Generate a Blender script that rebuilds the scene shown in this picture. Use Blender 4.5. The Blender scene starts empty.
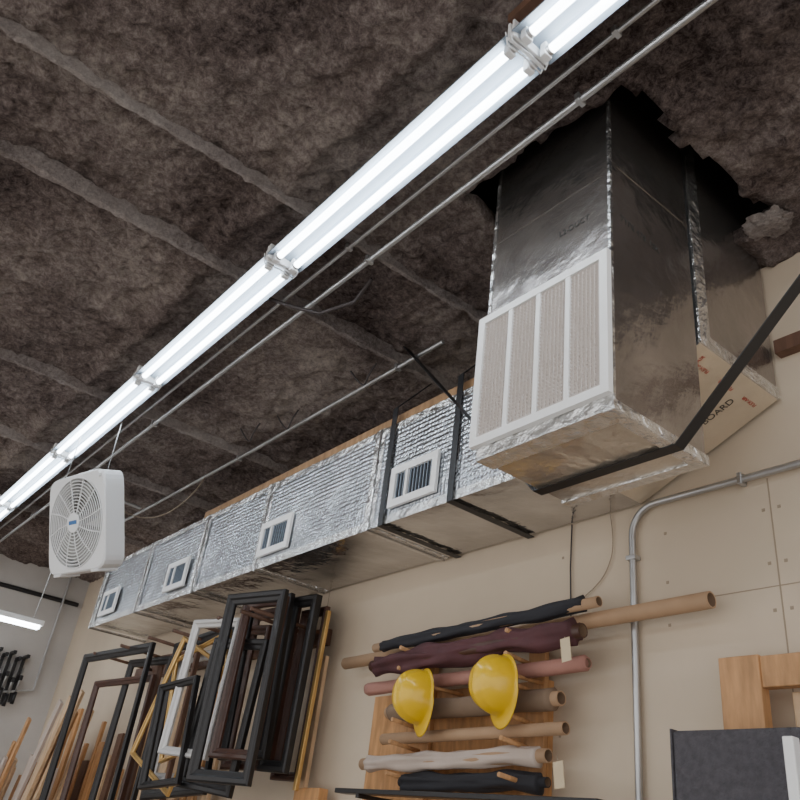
import bpy, bmesh, math, random
from mathutils import Vector, Matrix, noise
random.seed(7)
S=bpy.context.scene
COL=S.collection
EYE=1.6   # all heights below are measured from eye level; shifted at the end
CEIL=1.98
WY=2.2
# ---------------------------------------------------------------- materials
def mat(name,col,rough=.6,metal=0,bump=0,bscale=40,var=0,vscale=6,emit=None,estr=0,spec=None,coat=0,bdist=.01,stretch=None):
    m=bpy.data.materials.new(name); m.use_nodes=True
    nt=m.node_tree; N=nt.nodes; L=nt.links
    b=N['Principled BSDF']
    b.inputs['Base Color'].default_value=(*col,1)
    b.inputs['Roughness'].default_value=rough
    b.inputs['Metallic'].default_value=metal
    if spec is not None: b.inputs['Specular IOR Level'].default_value=spec
    if coat: b.inputs['Coat Weight'].default_value=coat
    if emit:
        b.inputs['Emission Color'].default_value=(*emit,1); b.inputs['Emission Strength'].default_value=estr
    if var or bump:
        tc=N.new('ShaderNodeTexCoord'); mp=N.new('ShaderNodeMapping')
        L.new(tc.outputs['Object'],mp.inputs['Vector'])
        if stretch: mp.inputs['Scale'].default_value=stretch
    if var:
        n=N.new('ShaderNodeTexNoise'); n.inputs['Scale'].default_value=vscale; n.inputs['Detail'].default_value=6
        L.new(mp.outputs[0],n.inputs['Vector'])
        r=N.new('ShaderNodeValToRGB')
        r.color_ramp.elements[0].position=.3; r.color_ramp.elements[1].position=.7
        r.color_ramp.elements[0].color=(*[c*(1-var) for c in col],1)
        r.color_ramp.elements[1].color=(*[min(1,c*(1+var)) for c in col],1)
        L.new(n.outputs['Fac'],r.inputs['Fac']); L.new(r.outputs['Color'],b.inputs['Base Color'])
    if bump:
        n2=N.new('ShaderNodeTexNoise'); n2.inputs['Scale'].default_value=bscale; n2.inputs['Detail'].default_value=5
        L.new(mp.outputs[0],n2.inputs['Vector'])
        bp=N.new('ShaderNodeBump'); bp.inputs['Strength'].default_value=bump; bp.inputs['Distance'].default_value=bdist
        L.new(n2.outputs['Fac'],bp.inputs['Height']); L.new(bp.outputs['Normal'],b.inputs['Normal'])
    return m
def ceiling_mat(name,c0,c1,c2,sc=34):
    m=bpy.data.materials.new(name); m.use_nodes=True
    nt=m.node_tree;N=nt.nodes;L=nt.links;b=N['Principled BSDF']
    b.inputs['Roughness'].default_value=1; b.inputs['Specular IOR Level'].default_value=.05
    tc=N.new('ShaderNodeTexCoord')
    n=N.new('ShaderNodeTexNoise'); n.inputs['Scale'].default_value=sc; n.inputs['Detail'].default_value=12; n.inputs['Roughness'].default_value=.88; n.inputs['Distortion'].default_value=.25
    n3=N.new('ShaderNodeTexNoise'); n3.inputs['Scale'].default_value=1.7; n3.inputs['Detail'].default_value=5
    for k in (n,n3): L.new(tc.outputs['Object'],k.inputs['Vector'])
    ad=N.new('ShaderNodeMath'); ad.operation='MULTIPLY_ADD'; ad.inputs[1].default_value=.5
    L.new(n3.outputs['Fac'],ad.inputs[0]); L.new(n.outputs['Fac'],ad.inputs[2])
    r=N.new('ShaderNodeValToRGB'); e=r.color_ramp.elements
    e[0].position=.60; e[0].color=(*c0,1); e[1].position=.92; e[1].color=(*c2,1)
    x=e.new(.74); x.color=(*c1,1)
    L.new(ad.outputs[0],r.inputs['Fac']); L.new(r.outputs['Color'],b.inputs['Base Color'])
    bp=N.new('ShaderNodeBump'); bp.inputs['Strength'].default_value=1; bp.inputs['Distance'].default_value=.045
    L.new(n.outputs['Fac'],bp.inputs['Height']); L.new(bp.outputs['Normal'],b.inputs['Normal'])
    return m
def foil_mat(name,col,rough,quilt=0,wr=.25,metal=.9,var=.15,wscale=9,wdist=.03):
    m=mat(name,col,rough,metal,bump=wr,bscale=wscale,var=var,vscale=5,bdist=wdist)
    if quilt:
        nt=m.node_tree;N=nt.nodes;L=nt.links
        tc=N.new('ShaderNodeTexCoord'); v=N.new('ShaderNodeTexVoronoi'); v.inputs['Scale'].default_value=48
        v.inputs['Randomness'].default_value=.2
        L.new(tc.outputs['Object'],v.inputs['Vector'])
        bp=N.new('ShaderNodeBump'); bp.inputs['Strength'].default_value=quilt; bp.inputs['Distance'].default_value=.01
        L.new(v.outputs['Distance'],bp.inputs['Height'])
        old=[n for n in N if n.type=='BUMP' and n!=bp][0]
        L.new(old.outputs['Normal'],bp.inputs['Normal'])
        L.new(bp.outputs['Normal'],N['Principled BSDF'].inputs['Normal'])
    return m
def wood_mat(name,c,var=.25,rough=.6):
    return mat(name,c,rough,bump=.15,bscale=30,var=var,vscale=7,stretch=(6,6,1))
M_wall=mat('wall_paint_cream',(.60,.495,.375),.75,bump=.12,bscale=14,var=.09,vscale=1.6)
M_wallL=mat('wall_block_grey',(.50,.47,.44),.8,bump=.2,bscale=12,var=.12,vscale=2)
M_seam=mat('drywall_seam',(.33,.26,.19),.8)
M_floor=mat('concrete_floor',(.35,.32,.28),.6,bump=.1,bscale=20,var=.15,vscale=2)
M_ceil=ceiling_mat('sprayed_insulation',(.06,.044,.043),(.30,.238,.22),(.74,.65,.58))
M_rib=ceiling_mat('dusty_purlin',(.22,.18,.17),(.50,.43,.40),(.78,.71,.66),60)
M_dark=mat('roof_cavity_shade',(.012,.010,.010),.95)  # near-black colour paints the shade inside the ceiling opening
M_foil=foil_mat('bubble_foil_silver',(.60,.63,.67),.20,quilt=.8,wr=.5,wscale=5,wdist=.05)
M_foil2=foil_mat('plain_foil_silver',(.50,.49,.48),.10,wr=.45,wscale=4,wdist=.05)
M_ret=foil_mat('duct_board_foil_dark_reflect',(.40,.37,.35),.24,wr=.4,wscale=6)  # base darkened to stand for the dark ceiling and room mirrored in it
M_tape=foil_mat('foil_tape',(.80,.80,.79),.2,wr=.9,var=.1,wscale=22)
M_under=foil_mat('plenum_underside_foil',(.62,.57,.50),.28,wr=.8,metal=.75,var=.2,wscale=8)
M_tan=foil_mat('duct_board_kraft',(.66,.56,.43),.35,wr=.35,metal=.3,var=.12)
M_black=mat('black_strap',(.012,.012,.014),.45)
M_blackp=mat('black_paint',(.010,.009,.010),.45,coat=.05)
M_galv=mat('galvanized_conduit',(.50,.50,.50),.38,.85,var=.12)
M_white=mat('white_enamel',(.92,.92,.91),.4)
M_whitep=mat('white_plastic',(.86,.87,.88),.35)
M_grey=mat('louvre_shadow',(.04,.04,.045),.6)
M_core=mat('filter_core',(.34,.29,.26),.8,bump=.3,bscale=90)
M_tube=mat('lit_fluorescent_tube',(.95,.97,1),.3,emit=(.88,.95,1),estr=15)
M_refl=mat('fixture_reflector',(.28,.34,.41),.4)
M_wood=wood_mat('pine_wood',(.50,.27,.12))
M_woodL=wood_mat('pale_lumber',(.62,.43,.26))
M_ply=wood_mat('plywood_orange',(.52,.27,.11))
M_woodD=wood_mat('dark_wood',(.13,.065,.04))
M_rail=wood_mat('aged_rail_wood',(.34,.20,.10))
M_wal=mat('walnut_moulding',(.07,.030,.020),.35,var=.3)
M_gold=mat('gold_moulding',(.62,.40,.15),.35,.7,var=.15)
M_silver=mat('silver_moulding',(.62,.61,.60),.4,.3)
M_kraft=mat('kraft_tube',(.42,.27,.16),.8,var=.12)
M_kraftin=mat('kraft_tube_inside_shade',(.16,.10,.06),.9)  # kraft colour darkened to paint the shade inside the tubes
M_pink=mat('rose_roll',(.40,.20,.16),.85,bump=.3,bscale=30,var=.12)
M_maroon=mat('maroon_cloth',(.085,.030,.035),.8,bump=.4,bscale=14,var=.3)
M_blackc=mat('black_cloth',(.02,.02,.025),.8,bump=.4,bscale=14)
M_olive=mat('taupe_roll',(.22,.15,.10),.85,var=.15)
M_pale=mat('pale_canvas',(.52,.43,.37),.85,bump=.3,bscale=16,var=.1)
M_yel=mat('yellow_hardhat',(.85,.53,.012),.3,coat=.4)
M_tag=mat('paper_tag',(.62,.50,.33),.8)
M_feltg=mat('grey_felt_panel',(.085,.08,.09),.95,bump=.6,bscale=160,var=.2,vscale=60)
M_ink=mat('print_ink',(.05,.045,.04),.7)
M_red=mat('print_red',(.45,.06,.04),.7)
M_blue=mat('badge_blue',(.03,.15,.40),.5)
M_cable=mat('cable',(.05,.04,.04),.6)
M_blade=mat('fan_blade',(.42,.42,.40),.4)
M_shroud=mat('fan_interior',(.22,.20,.18),.7)
# ---------------------------------------------------------------- helpers
def empty(name,loc=(0,0,0),rot=(0,0,0)):
    e=bpy.data.objects.new(name,None); e.empty_display_size=.1
    e.location=loc; e.rotation_euler=rot; COL.objects.link(e); return e
def mesh(name,vs,fs,m,parent=None,smooth=False,bevel=0):
    me=bpy.data.meshes.new(name); me.from_pydata([tuple(v) for v in vs],[],fs); me.update()
    bm=bmesh.new(); bm.from_mesh(me); bmesh.ops.recalc_face_normals(bm,faces=bm.faces); bm.to_mesh(me); bm.free()
    ms=m if isinstance(m,(list,tuple)) else [m]
    for k in ms: me.materials.append(k)
    if smooth:
        for p in me.polygons: p.use_smooth=True
    o=bpy.data.objects.new(name,me); COL.objects.link(o)
    if parent: o.parent=parent
    if bevel:
        b=o.modifiers.new('bevel','BEVEL'); b.width=bevel; b.segments=2; b.limit_method='ANGLE'
    return o
BF=[(0,1,3,2),(4,6,7,5),(0,4,5,1),(2,3,7,6),(0,2,6,4),(1,5,7,3)]
def boxv(a,b): return [Vector((x,y,z)) for x in (a[0],b[0]) for y in (a[1],b[1]) for z in (a[2],b[2])]
def box(name,a,b,m,parent=None,bevel=0): return mesh(name,boxv(a,b),BF,m,parent,bevel=bevel)
def multibox(name,lst,m,parent=None,bevel=0,grow=0):
    vs=[];fs=[]
    for q,it in enumerate(lst):
        a,b=it[0],it[1]; o=len(vs); g=grow*q
        v=boxv([c-g for c in a],[c+g for c in b])
        if len(it)>2: v=[it[2]@p for p in v]
        vs+=v; fs+=[tuple(i+o for i in f) for f in BF]
    return mesh(name,vs,fs,m,parent,bevel=bevel)
def obox(name,p0,p1,w,t,m,parent=None,up=(0,1,0),bevel=0):
    """board from p0 to p1, width w perpendicular, thickness t along 'up'"""
    p0=Vector(p0);p1=Vector(p1); d=(p1-p0); Ln=d.length; d.normalize(); u=Vector(up); s=d.cross(u).normalized(); u=s.cross(d).normalized()
    vs=[p0+d*l+s*a+u*b for l in (0,Ln) for a in (-w/2,w/2) for b in (-t/2,t/2)]
    return mesh(name,vs,BF,m,parent,bevel=bevel)
def ring(c,d,r,n,ref=None):
    d=d.normalized(); ref=ref or (Vector((0,0,1)) if abs(d.z)<.9 else Vector((1,0,0)))
    a=d.cross(ref).normalized(); b=d.cross(a)
    return [c+a*(r*math.cos(2*math.pi*i/n))+b*(r*math.sin(2*math.pi*i/n)) for i in range(n)]
def cyl(name,p0,p1,r,m,parent=None,n=20,r2=None):
    p0=Vector(p0);p1=Vector(p1); d=p1-p0
    vs=ring(p0,d,r,n)+ring(p1,d,r2 or r,n)
    fs=[(i,(i+1)%n,n+(i+1)%n,n+i) for i in range(n)]+[tuple(range(n)),tuple(range(n,2*n))]
    o=mesh(name,vs,fs,m,parent)
    for p in o.data.polygons: p.use_smooth=len(p.vertices)==4
    return o
def pipe(name,p0,p1,r,ri,m,parent=None,n=24,min_=None):
    p0=Vector(p0);p1=Vector(p1); d=p1-p0
    vs=ring(p0,d,r,n)+ring(p1,d,r,n)+ring(p1,d,ri,n)+ring(p0,d,ri,n)
    fs=[]
    for k in range(4):
        for i in range(n): fs.append((k*n+i,k*n+(i+1)%n,((k+1)%4)*n+(i+1)%n,((k+1)%4)*n+i))
    o=mesh(name,vs,fs,[m,min_ or m],parent)
    for i,p in enumerate(o.data.polygons):
        p.use_smooth=(i//n)%2==0
        if i//n==2: p.material_index=1
    return o
def curve(name,pts,r,m,parent=None,nurbs=False,res=6):
    c=bpy.data.curves.new(name,'CURVE'); c.dimensions='3D'; c.bevel_depth=r; c.bevel_resolution=3; c.resolution_u=res; c.use_fill_caps=True
    s=c.splines.new('NURBS' if nurbs else 'POLY'); s.points.add(len(pts)-1)
    for p,q in zip(s.points,pts): p.co=(*q,1)
    if nurbs: s.use_endpoint_u=True; s.order_u=3
    c.materials.append(m); o=bpy.data.objects.new(name,c); COL.objects.link(o)
    if parent: o.parent=parent
    return o
def ribbon(name,pts,wdir,w,t,m,parent=None):
    wd=Vector(wdir).normalized(); P=[Vector(p) for p in pts]; vs=[];fs=[]
    for i,p in enumerate(P):
        d0=(P[i]-P[i-1]).normalized() if i else (P[1]-P[0]).normalized()
        d1=(P[i+1]-P[i]).normalized() if i<len(P)-1 else d0
        n=(d0+d1).normalized().cross(wd).normalized()
        vs+=[p-wd*w/2-n*t/2,p+wd*w/2-n*t/2,p+wd*w/2+n*t/2,p-wd*w/2+n*t/2]
    for i in range(len(P)-1):
        for k in range(4): fs.append((i*4+k,i*4+(k+1)%4,i*4+4+(k+1)%4,i*4+4+k))
    fs+=[(0,1,2,3),tuple(len(vs)-4+k for k in range(4))]
    return mesh(name,vs,fs,m,parent)
def text(name,s,size,m,M,parent=None):
    c=bpy.data.curves.new(name,'FONT'); c.body=s; c.size=size; c.extrude=.0004; c.materials.append(m)
    o=bpy.data.objects.new(name,c); COL.objects.link(o); o.matrix_world=M
    if parent: o.parent=parent
    return o
# ---------------------------------------------------------------- room shell
XL=-8.03; XR=2.2; YF=-2.6
box('floor',(XL-.1,YF,-1.7),(XR,WY+.1,-1.6),M_floor)
wb=box('wall_back',(XL-.1,WY,-1.6),(XR,WY+.12,2.5),M_wall)
box('wall_left',(XL-.12,YF,-1.6),(XL,WY,2.5),M_wallL)
tr=empty('trim_1')
box('seam_vertical',(-1.128,WY-.0015,-1.6),(-1.124,WY+.001,1.15),M_seam,tr)
box('seam_horizontal',(-1.62,WY-.0012,.808),(XR,WY+.001,.811),M_seam,tr)
box('seam_vertical_b',(-3.57,WY-.0015,-1.6),(-3.566,WY+.001,1.17),M_seam,tr)
dots=[]
for x in (-1.50,-1.10,-1.15,-.7,-1.95):
    for z in (.2,.42,.74,.88,1.05): dots.append(((x-.005,WY-.001,z-.005),(x+.005,WY+.001,z+.005)))
multibox('screw_heads',dots,M_seam,tr)
box('trim_2',(-1.03,WY-.04,1.555),(XR,WY,1.605),M_woodD)
ribs=[(-1.0,.03),(-2.0,.012),(-2.5,.012),(-3.25,.03),(-4.0,.015),(-4.5,.025),(-5.0,.015),(-5.6,.03),(-6.3,.015),(-7.2,.03)]
def cz(x,y):
    v=Vector((x,y,0))
    z=CEIL+.024*noise.noise(v*2.2)+.020*noise.noise(v*7)+.022*noise.noise(v*17)+.014*noise.noise(v*37)
    for r,h in ribs:
        d=abs(x-r+.02*noise.noise(v*3)); z-= h*max(0,1-d/.06)
    d=abs(y-.76+.03*noise.noise(v*2)); z-=.026*max(0,1-d/.07)
    d=abs(y+.75+.03*noise.noise(v*2)); z-=.026*max(0,1-d/.07)
    if y>2.0: z-=(y-2.0)*.12
    return z
st=.022; nx=int((XR-XL)/st); ny=int((WY-YF)/st)
vs=[];fs=[]
for i in range(nx+1):
    for j in range(ny+1):
        x=XL+(XR-XL)*i/nx; y=YF+(WY-YF)*j/ny; vs.append((x,y,cz(x,y)))
for i in range(nx):
    for j in range(ny):
        x=XL+(XR-XL)*(i+.5)/nx; y=YF+(WY-YF)*(j+.5)/ny
        k=.05*noise.noise(Vector((x*5,y*5,3)))
        if -1.60+k<x<-.92+k and 1.26+k<y<2.02+k: continue
        a=i*(ny+1)+j; fs.append((a,a+1,a+ny+2,a+ny+1))
ce=mesh('ceiling',vs,fs,M_ceil,smooth=True)
sol=ce.modifiers.new('thick','SOLIDIFY'); sol.thickness=.05; sol.offset=1
multibox('roof_deck_light_block',[((XL-.1,YF,2.45),(XR,WY-.001,2.5)),((-.75,1.1,2.1),(-.70,WY-.001,2.45)),((-1.80,1.1,2.1),(-1.75,WY-.001,2.45)),((-1.75,1.05,2.1),(-.75,1.1,2.45)),((-1.75,2.17,2.04),(-.75,2.199,2.45))],M_dark)  # roof deck plus dark panels added to keep light out of the opening
def purlin(x,y0,y1,w,h,z,jit=.009):
    vs=[];fs=[];n=220
    for i in range(n+1):
        y=y0+(y1-y0)*i/n
        j=[jit*noise.noise(Vector((x*3+q*7,y*13,q)))+jit*.9*noise.noise(Vector((x*3+q*7,y*40,q))) for q in range(8)]
        for k,(a,b) in enumerate(((-w/2,0),(-w/2*.8,-h),(w/2*.8,-h),(w/2,0))):
            vs.append((x+a+j[k],y,z+b+j[k+4]))
    for i in range(n):
        for k in range(4): fs.append((i*4+k,i*4+(k+1)%4,i*4+4+(k+1)%4,i*4+4+k))
    fs+=[(0,1,2,3),tuple(len(vs)-4+k for k in range(4))]
    mesh('ceiling_purlin',vs,fs,M_rib,smooth=False)
for x,w,h in ((-2.0,.020,.050),(-2.5,.034,.062),(-4.0,.028,.058),(-5.0,.035,.058),(-6.3,.035,.058)):
    purlin(x,YF+.1,2.1,w,h,CEIL-.005)
# loose tuft of insulation at the opening
tf=bpy.data.meshes.new('insulation_tuft'); bm=bmesh.new(); bmesh.ops.create_icosphere(bm,subdivisions=5,radius=.05)
for v in bm.verts:
    v.co*=1+.35*noise.noise(v.co*35)+.25*noise.noise(v.co*90); v.co.x*=1.5; v.co.y*=1.2; v.co.z*=.32
bm.to_mesh(tf); bm.free(); tf.materials.append(M_rib)
to=bpy.data.objects.new('insulation_tuft',tf); COL.objects.link(to); to.location=(-.92,2.02,1.955)
# ---------------------------------------------------------------- supply duct along the wall
sd=empty('supply_duct')
Y0,Y1=1.76,2.185
def extr(name,poly,y0,y1,m,parent,matf=None,bevel=.004):
    n=len(poly); vs=[(p[0],y0,p[1]) for p in poly]+[(p[0],y1,p[1]) for p in poly]
    fs=[(i,(i+1)%n,n+(i+1)%n,n+i) for i in range(n)]+[tuple(range(n)),tuple(range(n,2*n))]
    o=mesh(name,vs,fs,m,parent)
    if matf:
        for p in o.data.polygons: p.material_index=matf(p.normal,p.center)
    b=o.modifiers.new('bevel','BEVEL'); b.width=bevel; b.segments=2
    return o
extr('elbow_section',[(-2.63,1.172),(-1.58,1.172),(-1.05,1.40),(-1.05,2.44),(-1.5,2.44),(-1.5,1.64),(-2.63,1.64)],Y0,Y1,[M_foil,M_tan,M_foil2,M_ret],sd,
     lambda n,c: 1 if (n.x>.2 and n.z<-.5) else (2 if n.z<-.9 else (3 if n.x>.9 else 0)))  # right side takes the foil with dark reflections put into its colour
secs=[(-3.60,-2.63,.000),(-4.35,-3.60,.008),(-5.2,-4.35,.014),(-6.07,-5.2,.020)]
for a,b,i in secs:
    extr('trunk_section',[(a,1.172+i),(b,1.172+i),(b,1.64-i*.6),(a,1.64-i*.6)],Y0+i*.5,Y1,[M_foil,M_foil2],sd,lambda n,c:1 if n.z<-.9 else 0)
e=.004
for x in (-2.63,-3.60,-4.35,-5.2,-6.04):
    multibox('seam_tape',[((x-.04,Y0-e,1.172-e),(x+.03,Y1,1.172+.001)),((x-.04,Y0-e,1.172),(x+.03,Y0,1.64)),((x-.04,Y0-e,1.64),(x+.03,Y1,1.64+e))],M_tape,sd,grow=.0005)
    multibox('seam_flange',[((x-.004,Y0-.010,1.168),(x+.004,Y0,1.645)),((x-.004,Y0-.0105,1.16),(x+.004,Y1,1.1675))],M_foil2,sd)
multibox('edge_tape',[((-6.05,Y0-.002,1.168),(-1.5,Y0+.0,1.205)),((-6.05,Y0-.002,1.612),(-1.5,Y0,1.643))],M_tape,sd,grow=.0003)
multibox('elbow_tape',[((-1.054,Y0-.003,1.40),(-1.0465,Y0+.05,2.3)),((-1.055,Y0-.002,1.40),(-1.0465,Y1,1.44))],M_tape,sd,grow=.0005)
s=Vector((.918,0,.395)); nrm=Vector((.395,0,-.918)); ym=Vector((0,-1,0))
def tm(x,y,z,ax,ay,az): 
    return Matrix(((ax[0],ay[0],az[0],x),(ax[1],ay[1],az[1],y),(ax[2],ay[2],az[2],z),(0,0,0,1)))
def slope(x,y): 
    return (x+nrm.x*.001,y,1.172+(x+1.58)*.43+nrm.z*.001)
text('print_black','DUCT BOARD',.036,M_ink,tm(*slope(-1.34,2.06),s,ym,nrm),sd)
for q in range(3):
    text('print_red','FLEX-AIR',.018,M_red,tm(*slope(-1.34+.10*q,1.82),s,ym,nrm),sd)
    text('print_red','FLEX-AIR',.018,M_red,tm(*slope(-1.10,2.14-.13*q),Vector((0,-1,0)),-s,nrm),sd)
def vent(xc,zc,w=.30,h=.18):
    v=empty('air_vent_register',(xc,Y0-.006,zc))
    f=.032
    multibox('frame',[((-w/2,-.014,-h/2),(w/2,0,-h/2+f)),((-w/2,-.014,h/2-f),(w/2,0,h/2)),((-w/2,-.014,-h/2+f),(-w/2+f,0,h/2-f)),((w/2-f,-.014,-h/2+f),(w/2,0,h/2-f)),((-w*.17,-.013,-h/2+f),(-w*.12,0,h/2-f))],M_white,v)
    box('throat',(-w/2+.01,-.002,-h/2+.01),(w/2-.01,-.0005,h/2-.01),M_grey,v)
    sl=[]
    n=11
    for i in range(n):
        x=-w/2+f+(w-2*f)*(i+.5)/n
        R=Matrix.Translation((x,-.006,0))@Matrix.Rotation(math.radians(20),4,'Z')
        sl.append(((-.0012,-.004,-h/2+f),(.0012,.004,h/2-f),R))
    multibox('louvres',sl,M_refl,v)
for x in (-2.345,-3.443,-4.618,-5.757): vent(x,1.315)
rl=empty('wood_rail'); box('rail',(-4.5,1.78,1.648),(-1.53,1.82,1.705),M_rail,rl,bevel=.003)
for x in (-2.54,-2.11):
    st_=empty('hanging_strap')
    ribbon('band',[(x,1.95,CEIL-.02),(x+.0,1.750,1.72),(x,1.750,1.164),(x,2.19,1.162)],(1,0,0),.034,.003,M_black,st_)
# ---------------------------------------------------------------- return plenum
rp=empty('return_air_plenum')
RX0,RX1,RY0,RY1,RZ=-1.525,-1.052,1.357,1.745,1.0
o=box('plenum_body',(RX0,RY0,RZ),(RX1,RY1,2.44),[M_ret,M_under],rp,bevel=.005)
for p in o.data.polygons: p.material_index=1 if p.normal.z<-.9 else 0
e=.003
multibox('corner_tape',[((RX1-.006,RY0-e,1.5),(RX1+e,RY0,2.4)),((RX1,RY0-e,RZ),(RX1+e,RY0+.006,2.4)),((RX0-e,RY0-e,1.5),(RX0+.006,RY0,2.4)),
  ((RX0-e,RY0-e,RZ-e),(RX1+e,RY0,RZ+.035)),((RX0-e,RY0-e,RZ-e),(RX1+e,RY0+.06,RZ)),((RX1,RY0-e,RZ-e),(RX1+e,RY1,RZ+.02)),((RX0,RY1-.03,RZ-e),(RX1+e,RY1,RZ)),((RX1-.03,RY0,RZ-e),(RX1,RY1,RZ))],M_tape,rp,grow=.0005)
multibox('seam_lines',[((RX0,RY0-.0015,1.80),(RX1-.03,RY0,1.803))]+[((RX1,RY0+.03,1.84),(RX1+.0015,RY1,1.843))],M_ret,rp)
text('print_type','TYPE 475  FSK',.030,M_ink,tm(RX1+.001,1.40,1.64,(0,.995,-.08),(0,.08,.995),(1,0,0)),rp)
text('print_code','L2-DUCT',.028,M_ink,tm(-1.24,RY0-.001,1.66,(1,0,0),(0,0,1),(0,-1,0)),rp)
gr=empty('return_air_grille',(0,RY0-.005,0))
gx0,gx1,gz0,gz1=-1.545,-1.048,1.035,1.49; f=.026; t=.018
fr=[((gx0,-t,gz0),(gx1,0,gz0+f)),((gx0,-t,gz1-f),(gx1,0,gz1)),((gx0,-t,gz0+f),(gx0+f,0,gz1-f)),((gx1-f,-t,gz0+f),(gx1,0,gz1-f))]
cw=(gx1-gx0-2*f)/4
for i in range(1,4): fr.append(((gx0+f+cw*i-.008,-t*.9,gz0+f),(gx0+f+cw*i+.008,0,gz1-f)))
multibox('frame',fr,M_white,gr)
box('filter',(gx0+.01,-.003,gz0+.01),(gx1-.01,-.001,gz1-.01),M_core,gr)
lat=[]
n=34
for i in range(n):
    z=gz0+f+(gz1-gz0-2*f)*(i+.5)/n
    R=Matrix.Translation((0,-.008,z))@Matrix.Rotation(math.radians(-40),4,'X')
    lat.append(((gx0+f,-.005,-.0009),(gx1-f,.005,.0009),R))
n=32
for i in range(n):
    x=gx0+f+(gx1-gx0-2*f)*(i+.5)/n
    lat.append(((x-.0008,-.0115,gz0+f),(x+.0008,-.004,gz1-f)))
multibox('lattice',lat,mat('grille_lattice',(.66,.60,.56),.5),gr)
hs=empty('hanging_strap')
ribbon('band',[(-.06,1.66,CEIL-.01),(RX1+.008,1.61,RZ-.007),(RX0-.008,1.61,RZ-.007),(-2.44,1.69,CEIL-.01)],(0,1,0),.038,.003,M_black,hs)
# ---------------------------------------------------------------- strip lights
def strip_light(x0,x1,y=.925,z=1.85,name='fluorescent_strip_light'):
    g=empty(name); 
    sec=[(-.026,.062),(-.026,.045),(-.070,.012),(-.072,.002),(-.026,.026),(.026,.026),(.072,.002),(.070,.012),(.026,.045),(.026,.062)]
    n=len(sec); vs=[(x,y+a,z+b) for x in (x0+.01,x1-.01) for a,b in sec]
    fs=[(i,(i+1)%n,n+(i+1)%n,n+i) for i in range(n)]+[tuple(range(n)),tuple(range(n,2*n))]
    mesh('housing',vs,fs,M_refl,g)
    for s_ in (-.036,.036):
        cyl('tube',(x0+.045,y+s_,z-.004),(x1-.045,y+s_,z-.004),.0125,M_tube,g,n=16)
        for xe in (x0+.02,x1-.040):
            box('lampholder',(xe,y+s_-.014,z-.022),(xe+.020,y+s_+.014,z+.03),M_whitep,g,bevel=.003)
            cyl('tube_cap',(xe-.0,y+s_,z-.004),(xe+.03,y+s_,z-.004),.0135,M_galv,g,n=16)
    for xe in (x0+.004,x1-.012):
        box('end_plate',(xe,y-.066,z-.004),(xe+.008,y+.066,z+.06),M_white,g,bevel=.002)
        curve('retainer_clip',[(xe,y-.072,z+.02),(xe,y-.062,z-.020),(xe,y,z-.012),(xe,y+.062,z-.020),(xe,y+.072,z+.02)],.0022,M_whitep,g)
    for xe in (x0+.2,x1-.2): cyl('mounting_stud',(xe,y,z+.06),(xe,y,CEIL+.02),.006,M_galv,g,n=8)
J=[1.55,.29,-.97,-2.22,-3.49,-4.80,-6.10,-7.4]
for a,b in zip(J[1:],J[:-1]): strip_light(a,b)
wbm=empty('light_mounting_board'); box('board',(-.98,.855,1.915),(1.55,.915,1.945),M_woodD,wbm)
J2=[1.6,.3,-1.0,-2.3,-3.6,-4.9,-6.2]
for a,b in zip(J2[1:],J2[:-1]): strip_light(a,b,y=-1.5)
ff=empty('hanging_shop_light')
box('housing',(-7.08,.7,1.27),(-6.96,1.66,1.31),M_white,ff,bevel=.006)
cyl('tube',(-7.04,.72,1.255),(-7.04,1.64,1.255),.014,M_tube,ff)
cyl('tube',(-6.99,.72,1.255),(-6.99,1.64,1.255),.014,M_tube,ff)
for y in (.8,1.58): curve('chain',[(-7.02,y,1.31),(-7.02,y+.02,CEIL)],.005,M_galv,ff)
# ---------------------------------------------------------------- conduits on ceiling
def conduit(pts,r=.011,m=M_galv,name='electrical_conduit',clips=()):
    g=empty(name); curve('pipe',pts,r,m,g)
    for c in clips:
        box('clip',(c[0]-.008,c[1]-r-.007,c[2]-r-.002),(c[0]+.008,c[1]+r+.007,c[2]+r+.006),m,g,bevel=.003)
    return g
conduit([(2.1,1.165,1.895),(-7.9,1.165,1.895)],.0105,clips=[(x,1.165,1.895) for x in (-1.0,-2.0,-4.0,-6.3)])
conduit([(2.1,1.07,1.895),(-6.9,1.07,1.895)],.0075,M_galv,clips=[(x,1.07,1.895) for x in (-.8,-2.0)])
conduit([(-2.19,1.70,1.895),(-3.8,1.70,1.895),(-6.3,1.66,1.895)],.010,clips=[(x,1.70,1.895) for x in (-2.5,-4.0)])
conduit([(-2.5,.99,1.89),(-2.44,1.10,1.87),(-2.38,1.20,1.86),(-2.22,1.26,1.87),(-2.12,1.26,1.93)],.008,M_cable,name='flexible_conduit')
conduit([(-5.3,1.2,1.89),(-5.28,1.62,1.87)],.012)
for (x,y) in ((-2.62,1.66),(-3.3,1.66),(-3.6,1.6)):
    wr=empty('hanging_cable')
    curve('cord',[(x,y,1.95),(x-.02,y-.02,1.89),(x-.07,y,1.85),(x-.11,y-.02,1.89),(x-.15,y-.04,1.95)],.004,M_cable,wr,True)
wr=empty('hanging_cable')
curve('cord',[(-4.22,1.05,1.50),(-4.5,1.3,1.52),(-4.6,1.55,1.60),(-4.45,1.68,1.80),(-4.4,1.69,1.92)],.003,M_seam,wr,True)
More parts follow.
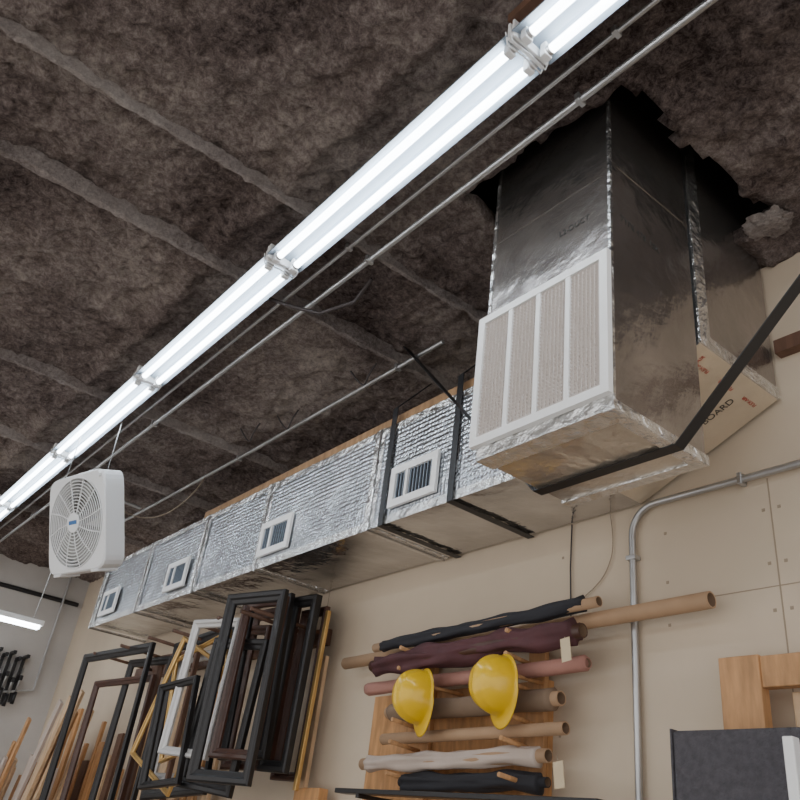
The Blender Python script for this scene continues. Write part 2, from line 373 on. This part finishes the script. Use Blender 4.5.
# ---------------------------------------------------------------- wall conduit
wc=empty('wall_conduit')
pts=[(-1.62,2.18,-1.6),(-1.62,2.18,1.06)]
for i in range(1,9):
    a=math.pi/2*i/8; pts.append((-1.62+.10*(1-math.cos(a)),2.18,1.06+.10*math.sin(a)))
pts.append((2.1,2.18,1.16))
curve('pipe',pts,.0115,M_galv,wc)
for z in (.98,.2): box('strap_clip',(-1.640,2.165,z-.008),(-1.600,2.199,z+.008),M_galv,wc,bevel=.003)
for x in (-1.2,-.6): box('strap_clip',(x-.008,2.165,1.14),(x+.008,2.199,1.18),M_galv,wc,bevel=.003)
wr=empty('wall_cable'); curve('cord',[(-1.90,2.19,1.17),(-1.905,2.19,1.0),(-1.90,2.19,.82)],.003,M_cable,wr)
wr=empty('wall_cable'); curve('cord',[(-1.72,2.19,1.17),(-1.70,2.19,1.05),(-1.74,2.19,.95),(-1.80,2.19,.90),(-1.86,2.19,.87)],.002,M_seam,wr,True)
# ---------------------------------------------------------------- roll rack
rk=empty('roll_storage_rack')
box('backing_panel',(-3.0,2.172,-1.6),(-1.98,2.198,.60),M_ply,rk)
for x in (-2.62,-2.02): box('upright',(x-.04,2.150,-1.6),(x+.04,2.172,.80),M_wood,rk,bevel=.003)
for z in (.735,.655,.565,.46,.380,.27):
    for x in (-2.62,-2.02): cyl('peg',(x,2.14,z-.012),(x,1.99,z),.008,M_wood,rk,n=12)
def roll(name,x0,x1,y,z0,z1,r,m,core=None,lump=.004,cr=.018,ext=.03):
    g=empty(name); n=24; k=40; vs=[];fs=[]
    for i in range(k+1):
        t=i/k; x=x0+(x1-x0)*t; z=z0+(z1-z0)*t
        for j in range(n):
            a=2*math.pi*j/n; rr=r+lump*noise.noise(Vector((x*6,math.cos(a)*1.6,math.sin(a)*1.6+r*50)))*2
            vs.append((x,y+rr*math.cos(a),z+rr*math.sin(a)))
    for i in range(k):
        for j in range(n): fs.append((i*n+j,i*n+(j+1)%n,(i+1)*n+(j+1)%n,(i+1)*n+j))
    fs+=[tuple(range(n)),tuple(range(k*n,k*n+n))]
    mesh('wrap',vs,fs,m,g,smooth=True)
    if core: pipe('core',(x0-ext,y,z0),(x1+ext,y,z1),cr,cr*.82,core,g,min_=M_kraftin)
    return g
g=empty('cardboard_tube'); pipe('tube',(-3.20,2.122,.750),(-1.30,2.122,.772),.026,.021,M_kraft,g,min_=M_kraftin)
roll('black_fabric_roll',-2.82,-1.72,2.05,.772,.800,.025,M_blackc,M_kraft,.007,.018,.06)
roll('maroon_fabric_roll',-2.82,-1.74,2.03,.688,.706,.038,M_maroon,M_wal,.016,.024,.03)
roll('rose_paper_roll',-2.93,-1.74,2.08,.608,.616,.026,M_pink,M_pink,.002,.018,.01)
roll('taupe_fabric_roll',-2.75,-1.88,2.09,.508,.515,.036,M_olive,M_kraft,.003,.024,.03)
g=empty('cardboard_tube'); pipe('tube',(-2.78,2.08,.405),(-1.82,2.08,.420),.021,.017,M_kraft,g,min_=M_kraftin)
roll('canvas_roll',-2.86,-1.93,2.08,.312,.339,.030,M_pale,M_kraft,.008,.022,.04)
roll('black_fabric_roll',-2.62,-1.93,2.09,.25,.262,.030,M_blackc,M_blackc,.010,.016,.03)
bar=empty('black_rail'); box('bar',(-2.96,2.0,.195),(-1.63,2.06,.213),M_blackp,bar,bevel=.003)
for x in (-2.8,-1.8): box('bracket',(x-.01,2.0,.18),(x+.01,2.17,.195),M_blackp,bar)
for x,z in ((-1.76,.68),(-1.78,.31)):
    tg=empty('paper_tag'); obox('card',(x,2.0,z),(x+.01,2.0,z-.075),.04,.001,M_tag,tg); curve('string',[(x,2.0,z),(x-.02,2.02,z+.02)],.001,M_seam,tg)
# ---------------------------------------------------------------- hard hats
def hardhat(loc,rz,rr=0):
    g=empty('hard_hat',loc,(0,math.radians(rr),rz))
    n=48;k=16;vs=[];fs=[]
    A,B,Hh=.084,.098,.112
    for i in range(k+1):
        ph=math.pi/2*i/k
        for j in range(n):
            a=2*math.pi*j/n
            x=A*math.cos(a)*math.cos(ph)**.75; z=B*math.sin(a)*math.cos(ph)**.75; y=-Hh*math.sin(ph)
            rd=.005*max(0,1-abs(x)/.012)*min(1,math.sin(ph)*3)
            rd+=.003*max(0,1-abs(abs(x)-.036)/.009)*min(1,math.sin(ph)*3)
            nn=Vector((x/A/A,y/Hh/Hh,z/B/B)).normalized(); p=Vector((x,y,z))+nn*rd
            vs.append(p)
    for i in range(k):
        for j in range(n): fs.append((i*n+j,i*n+(j+1)%n,(i+1)*n+(j+1)%n,(i+1)*n+j))
    o=len(vs)
    for j in range(n):
        a=2*math.pi*j/n; ex=.010+.034*max(0,-math.sin(a))**2.2
        vs.append(Vector(((A+ex*.6)*math.cos(a),.010 if math.sin(a)<0 else .003,(B+ex)*math.sin(a))))
    for j in range(n): fs.append((j,(j+1)%n,o+(j+1)%n,o+j))
    h=mesh('shell',vs,fs,M_yel,g,smooth=True)
    s_=h.modifiers.new('s','SOLIDIFY'); s_.thickness=.003
    ss=h.modifiers.new('sub','SUBSURF'); ss.levels=1; ss.render_levels=1
    curve('headband',[(.07*math.cos(t),-.010,.082*math.sin(t)) for t in [i*math.pi/12 for i in range(25)]],.005,M_blackp,g)
    cyl('hanging_peg',(0,.17,.04),(0,-.02,.045),.007,M_wood,g,n=10)
hardhat((-2.025,1.985,.545),math.radians(-10),4); hardhat((-2.445,1.985,.530),math.radians(-14),3)
# ---------------------------------------------------------------- right hand lumber + felt panel
pf=empty('lumber_post_frame')
box('post',(-1.275,2.09,-1.6),(-1.155,2.13,.592),M_wood,pf,bevel=.003)
box('rail',(-1.155,2.095,.505),(-.3,2.13,.588),M_wood,pf,bevel=.003)
box('rear_post',(-1.10,2.14,-1.6),(-1.02,2.18,.5),M_woodL,pf,bevel=.003)
fp=empty('felt_divider_panel')
box('panel',(-1.285,1.87,-1.6),(.2,1.91,.362),M_feltg,fp,bevel=.008)
box('edge_binding',(-1.290,1.868,-1.6),(-1.285,1.912,.366),M_feltg,fp)
wpn=empty('white_board_strip'); box('strip',(-.960,1.80,-1.6),(-.935,1.83,.33),M_white,wpn,bevel=.003)
# ---------------------------------------------------------------- picture frames
def pframe(x,y,z,w,h,b,d,yaw,roll_,m,name='picture_frame',pitch=0):
    g=empty(name,(x,y,z),(math.radians(pitch),math.radians(roll_),math.radians(yaw)))
    prof=[(0,0),(0,-d*.8),(b*.15,-d),(b*.45,-d*.95),(b*.6,-d*.7),(b*.9,-d*.55),(b,-d*.4),(b,0)]
    n=len(prof); vs=[];fs=[]
    for sx,sz in ((-1,-1),(1,-1),(1,1),(-1,1)):
        for o_,dd in prof: vs.append((sx*(w/2-o_),dd,sz*(h/2-o_)))
    for c in range(4):
        for k in range(n):
            a=c*n+k;b2=c*n+(k+1)%n;c2=((c+1)%4)*n+(k+1)%n;d2=((c+1)%4)*n+k
            fs.append((a,b2,c2,d2))
    mesh('moulding',vs,fs,m,g)
    return g
F=[(-3.46,1.74,.60,.39,.84,.052,.03,16,0,M_blackp),
(-5.40,1.80,.46,1.0,1.0,.055,.03,5,0,M_blackp),
(-5.30,1.86,.38,.82,.80,.04,.03,5,0,M_wal),
(-5.05,1.90,.44,.6,.9,.045,.03,3,2,M_blackp),
(-4.72,1.95,.48,.5,.85,.04,.03,2,0,M_woodD),
(-4.22,1.80,.52,.50,.66,.022,.02,8,22,M_gold),
(-4.12,1.84,.60,.55,.55,.02,.02,4,-12,M_gold),
(-3.90,1.76,.62,.40,.66,.04,.03,10,3,M_silver),
(-4.35,1.93,.55,.7,.85,.05,.03,2,-4,M_blackp),
(-4.0,1.96,.60,.6,.75,.045,.03,0,6,M_wal),
(-3.74,1.83,.50,.40,.70,.05,.03,14,4,M_blackp),
(-3.72,2.00,.66,.42,.78,.05,.03,4,0,M_wal),
(-3.56,2.05,.68,.30,.82,.045,.03,2,2,M_blackp),
(-3.50,2.10,.64,.22,.80,.04,.03,2,1,M_wal),
(-3.60,1.90,.68,.34,.76,.04,.03,10,-2,M_blackp),
(-3.42,1.98,.66,.20,.80,.05,.03,8,1,M_blackp),
(-3.54,1.83,.66,.30,.74,.045,.03,14,1,M_wal),
(-4.05,1.72,.40,.34,.50,.035,.03,8,-6,M_blackp),
(-4.55,2.0,.55,.5,.7,.05,.03,2,0,M_silver)]
for q in F: pframe(*q)
gm=empty('gold_moulding_strip'); obox('strip',(-3.325,2.06,1.00),(-3.355,2.06,.2),.024,.02,M_gold,gm,bevel=.003)
gm=empty('wood_plank'); obox('plank',(-3.44,2.15,.81),(-3.42,2.12,-1.6),.06,.02,M_woodL,gm)
gm=empty('wood_block'); obox('block',(-3.22,2.12,.18),(-3.42,2.12,.175),.08,.05,M_ply,gm,bevel=.003)
pr=empty('frame_hanging_rail')
box('rail',(-6.0,2.16,.88),(-3.48,2.198,.96),M_woodD,pr)
for x in (-5.7,-5.2,-4.75,-4.4,-4.1,-3.85,-3.6,-3.5): cyl('peg',(x,2.17,.93),(x,1.73,.95),.010,M_woodD,pr,n=10)
lb=empty('leaning_lumber_boards')
cols=[M_woodL,M_wood,M_woodL,M_pale,M_ply,M_woodD,M_woodL]
x=-7.3
while x<-4.3:
    w=random.uniform(.04,.13); top=random.uniform(.25,.75)
    obox('board',(x,2.15,top),(x+random.uniform(-.1,.1),2.08,-1.6),w,.02,random.choice(cols),lb); x+=w+random.uniform(.02,.12)
lb=empty('lumber_offcuts_rack')
for i in range(22):
    x=-7.35+i*.065; y=1.78+random.uniform(-.1,.2)
    zt=.20+.025*i+random.uniform(-.08,.06); bx=max(-7.95,x-random.uniform(.5,1.0))
    obox('offcut',(x,y,zt),(bx,y-.05,-1.6),random.uniform(.05,.11),.02,random.choice([M_woodL,M_woodL,M_pale,M_pale,M_wood]),lb)
for i,(y,z) in enumerate(((1.60,1.06),(1.66,1.03),(1.72,1.06),(1.78,1.02),(1.84,1.05))):
    c=empty('bar_clamp')
    box('bar',(XL+.001,y-.010,z-.28),(XL+.045,y+.010,z+.12),M_blackp,c)
    box('fixed_jaw',(XL+.02,y-.014,z+.09),(XL+.16,y+.014,z+.12),M_blackp,c,bevel=.003)
    box('sliding_jaw',(XL+.02,y-.014,z-.10),(XL+.16,y+.014,z-.06),M_blackp,c,bevel=.003)
    cyl('screw',(XL+.13,y,z-.2),(XL+.13,y,z+.0),.008,M_galv,c); cyl('handle',(XL+.13,y,z-.3),(XL+.13,y,z-.2),.016,M_blackp,c)
conduit([(XL+.03,-1,1.72),(XL+.03,2.15,1.72)],.02,M_blackp,name='wall_pipe')
conduit([(XL+.05,2.0,1.98),(XL+.05,2.0,.9),(XL+.05,1.6,.8)],.012)
# ---------------------------------------------------------------- box fan
fan=empty('box_fan',(-4.265,1.05,1.335),(math.radians(20),0,math.radians(15)))
w=.258;d=.058
NN=96; Ri=.238
def sqpt(a,hw=w):
    c,s_=math.cos(a),math.sin(a); k=9
    q=(abs(c)**k+abs(s_)**k)**(-1/k); return (hw*c*q,hw*s_*q)
A=[2*math.pi*i/NN for i in range(NN)]
out=[sqpt(a) for a in A]; inn=[(Ri*math.cos(a),Ri*math.sin(a)) for a in A]
L_=[]
for pts_,y in ((out,-d+.008),([(p[0]*.97,p[1]*.97) for p in out],-d),(inn,-d),([(p[0]*.97,p[1]*.97) for p in inn],-d+.02),([(p[0]*.97,p[1]*.97) for p in inn],d),(out,d)):
    L_.append([(p[0],y,p[1]) for p in pts_])
vs=[p for l in L_ for p in l]; fs=[]
for q in range(6):
    for i in range(NN):
        j=(i+1)%NN; fs.append((q*NN+i,q*NN+j,((q+1)%6)*NN+j,((q+1)%6)*NN+i))
mesh('housing',vs,fs,M_whitep,fan)
for k in range(1,12):
    r=.05+(.236-.05)*k/11
    curve('guard_ring',[(r*math.cos(t),-d-.004-.006*(1-r/.236),r*math.sin(t)) for t in [i*math.pi/24 for i in range(49)]],.0030,M_whitep,fan)
for k in range(12):
    a=k*math.pi/6
    curve('guard_spoke',[(.04*math.cos(a),-d-.010,.04*math.sin(a)),(.14*math.cos(a+.12),-d-.009,.14*math.sin(a+.12)),(.240*math.cos(a+.2),-d-.002,.240*math.sin(a+.2))],.0032,M_whitep,fan)
cyl('rear_shroud',(0,d-.006,0),(0,d-.003,0),.231,M_shroud,fan,n=48)
for k in range(8):
    a=k*math.pi/4
    curve('rear_guard',[(.04*math.cos(a),d,.04*math.sin(a)),(.228*math.cos(a),d,.228*math.sin(a))],.003,M_whitep,fan)
cyl('hub_cap',(0,-d-.016,0),(0,-d,0),.052,M_whitep,fan,n=28)
box('badge',(-.034,-d-.018,-.010),(.034,-d-.0155,.010),M_blue,fan)
cyl('motor',(0,-.02,0),(0,.04,0),.05,M_grey,fan)
for k in range(5):
    a0=k*2*math.pi/5; vs=[];fs=[]
    for i in range(7):
        r=.05+.17*i/6; hw=.28+.26*i/6
        for j in range(5):
            t=(j-2)/2; a=a0+t*hw+.3*i/6
            vs.append((r*math.cos(a),-.0+.03*t,r*math.sin(a)))
    for i in range(6):
        for j in range(4): fs.append((i*5+j,i*5+j+1,i*5+j+6,i*5+j+5))
    mesh('blade',vs,fs,M_blade,fan,smooth=True)
box('handle',(-.06,-.012,w-.002),(.06,.012,w+.016),M_whitep,fan,bevel=.004)
cyl('speed_knob',(.215,-d-.012,.225),(.215,-d,.225),.014,M_whitep,fan)
for sx in (-1,1):
    curve('hanger_wire',[(sx*.2,0,w),(sx*.19,.12,.60)],.002,M_galv,fan)
    box('foot',(sx*.17-.03,-.06,-w-.010),(sx*.17+.03,.06,-w+.004),M_whitep,fan,bevel=.003)
# ---------------------------------------------------------------- shift so that floor is z=0
for ob in list(S.objects):
    if ob.parent is None: ob.location.z+=EYE
# ---------------------------------------------------------------- light + camera
w_=bpy.data.worlds.new('World'); S.world=w_; w_.use_nodes=True
w_.node_tree.nodes['Background'].inputs[0].default_value=(1,.97,.95,1)
w_.node_tree.nodes['Background'].inputs[1].default_value=1.4
cam=bpy.data.cameras.new('cam'); co=bpy.data.objects.new('camera',cam); COL.objects.link(co)
cam.lens=35.64; cam.sensor_width=36; cam.clip_start=.02
co.matrix_world=Matrix(((.6211,.3258,.7129,0),(.7746,-.3935,-.4951,0),(.1192,.8596,-.4969,EYE),(0,0,0,1)))
S.camera=co
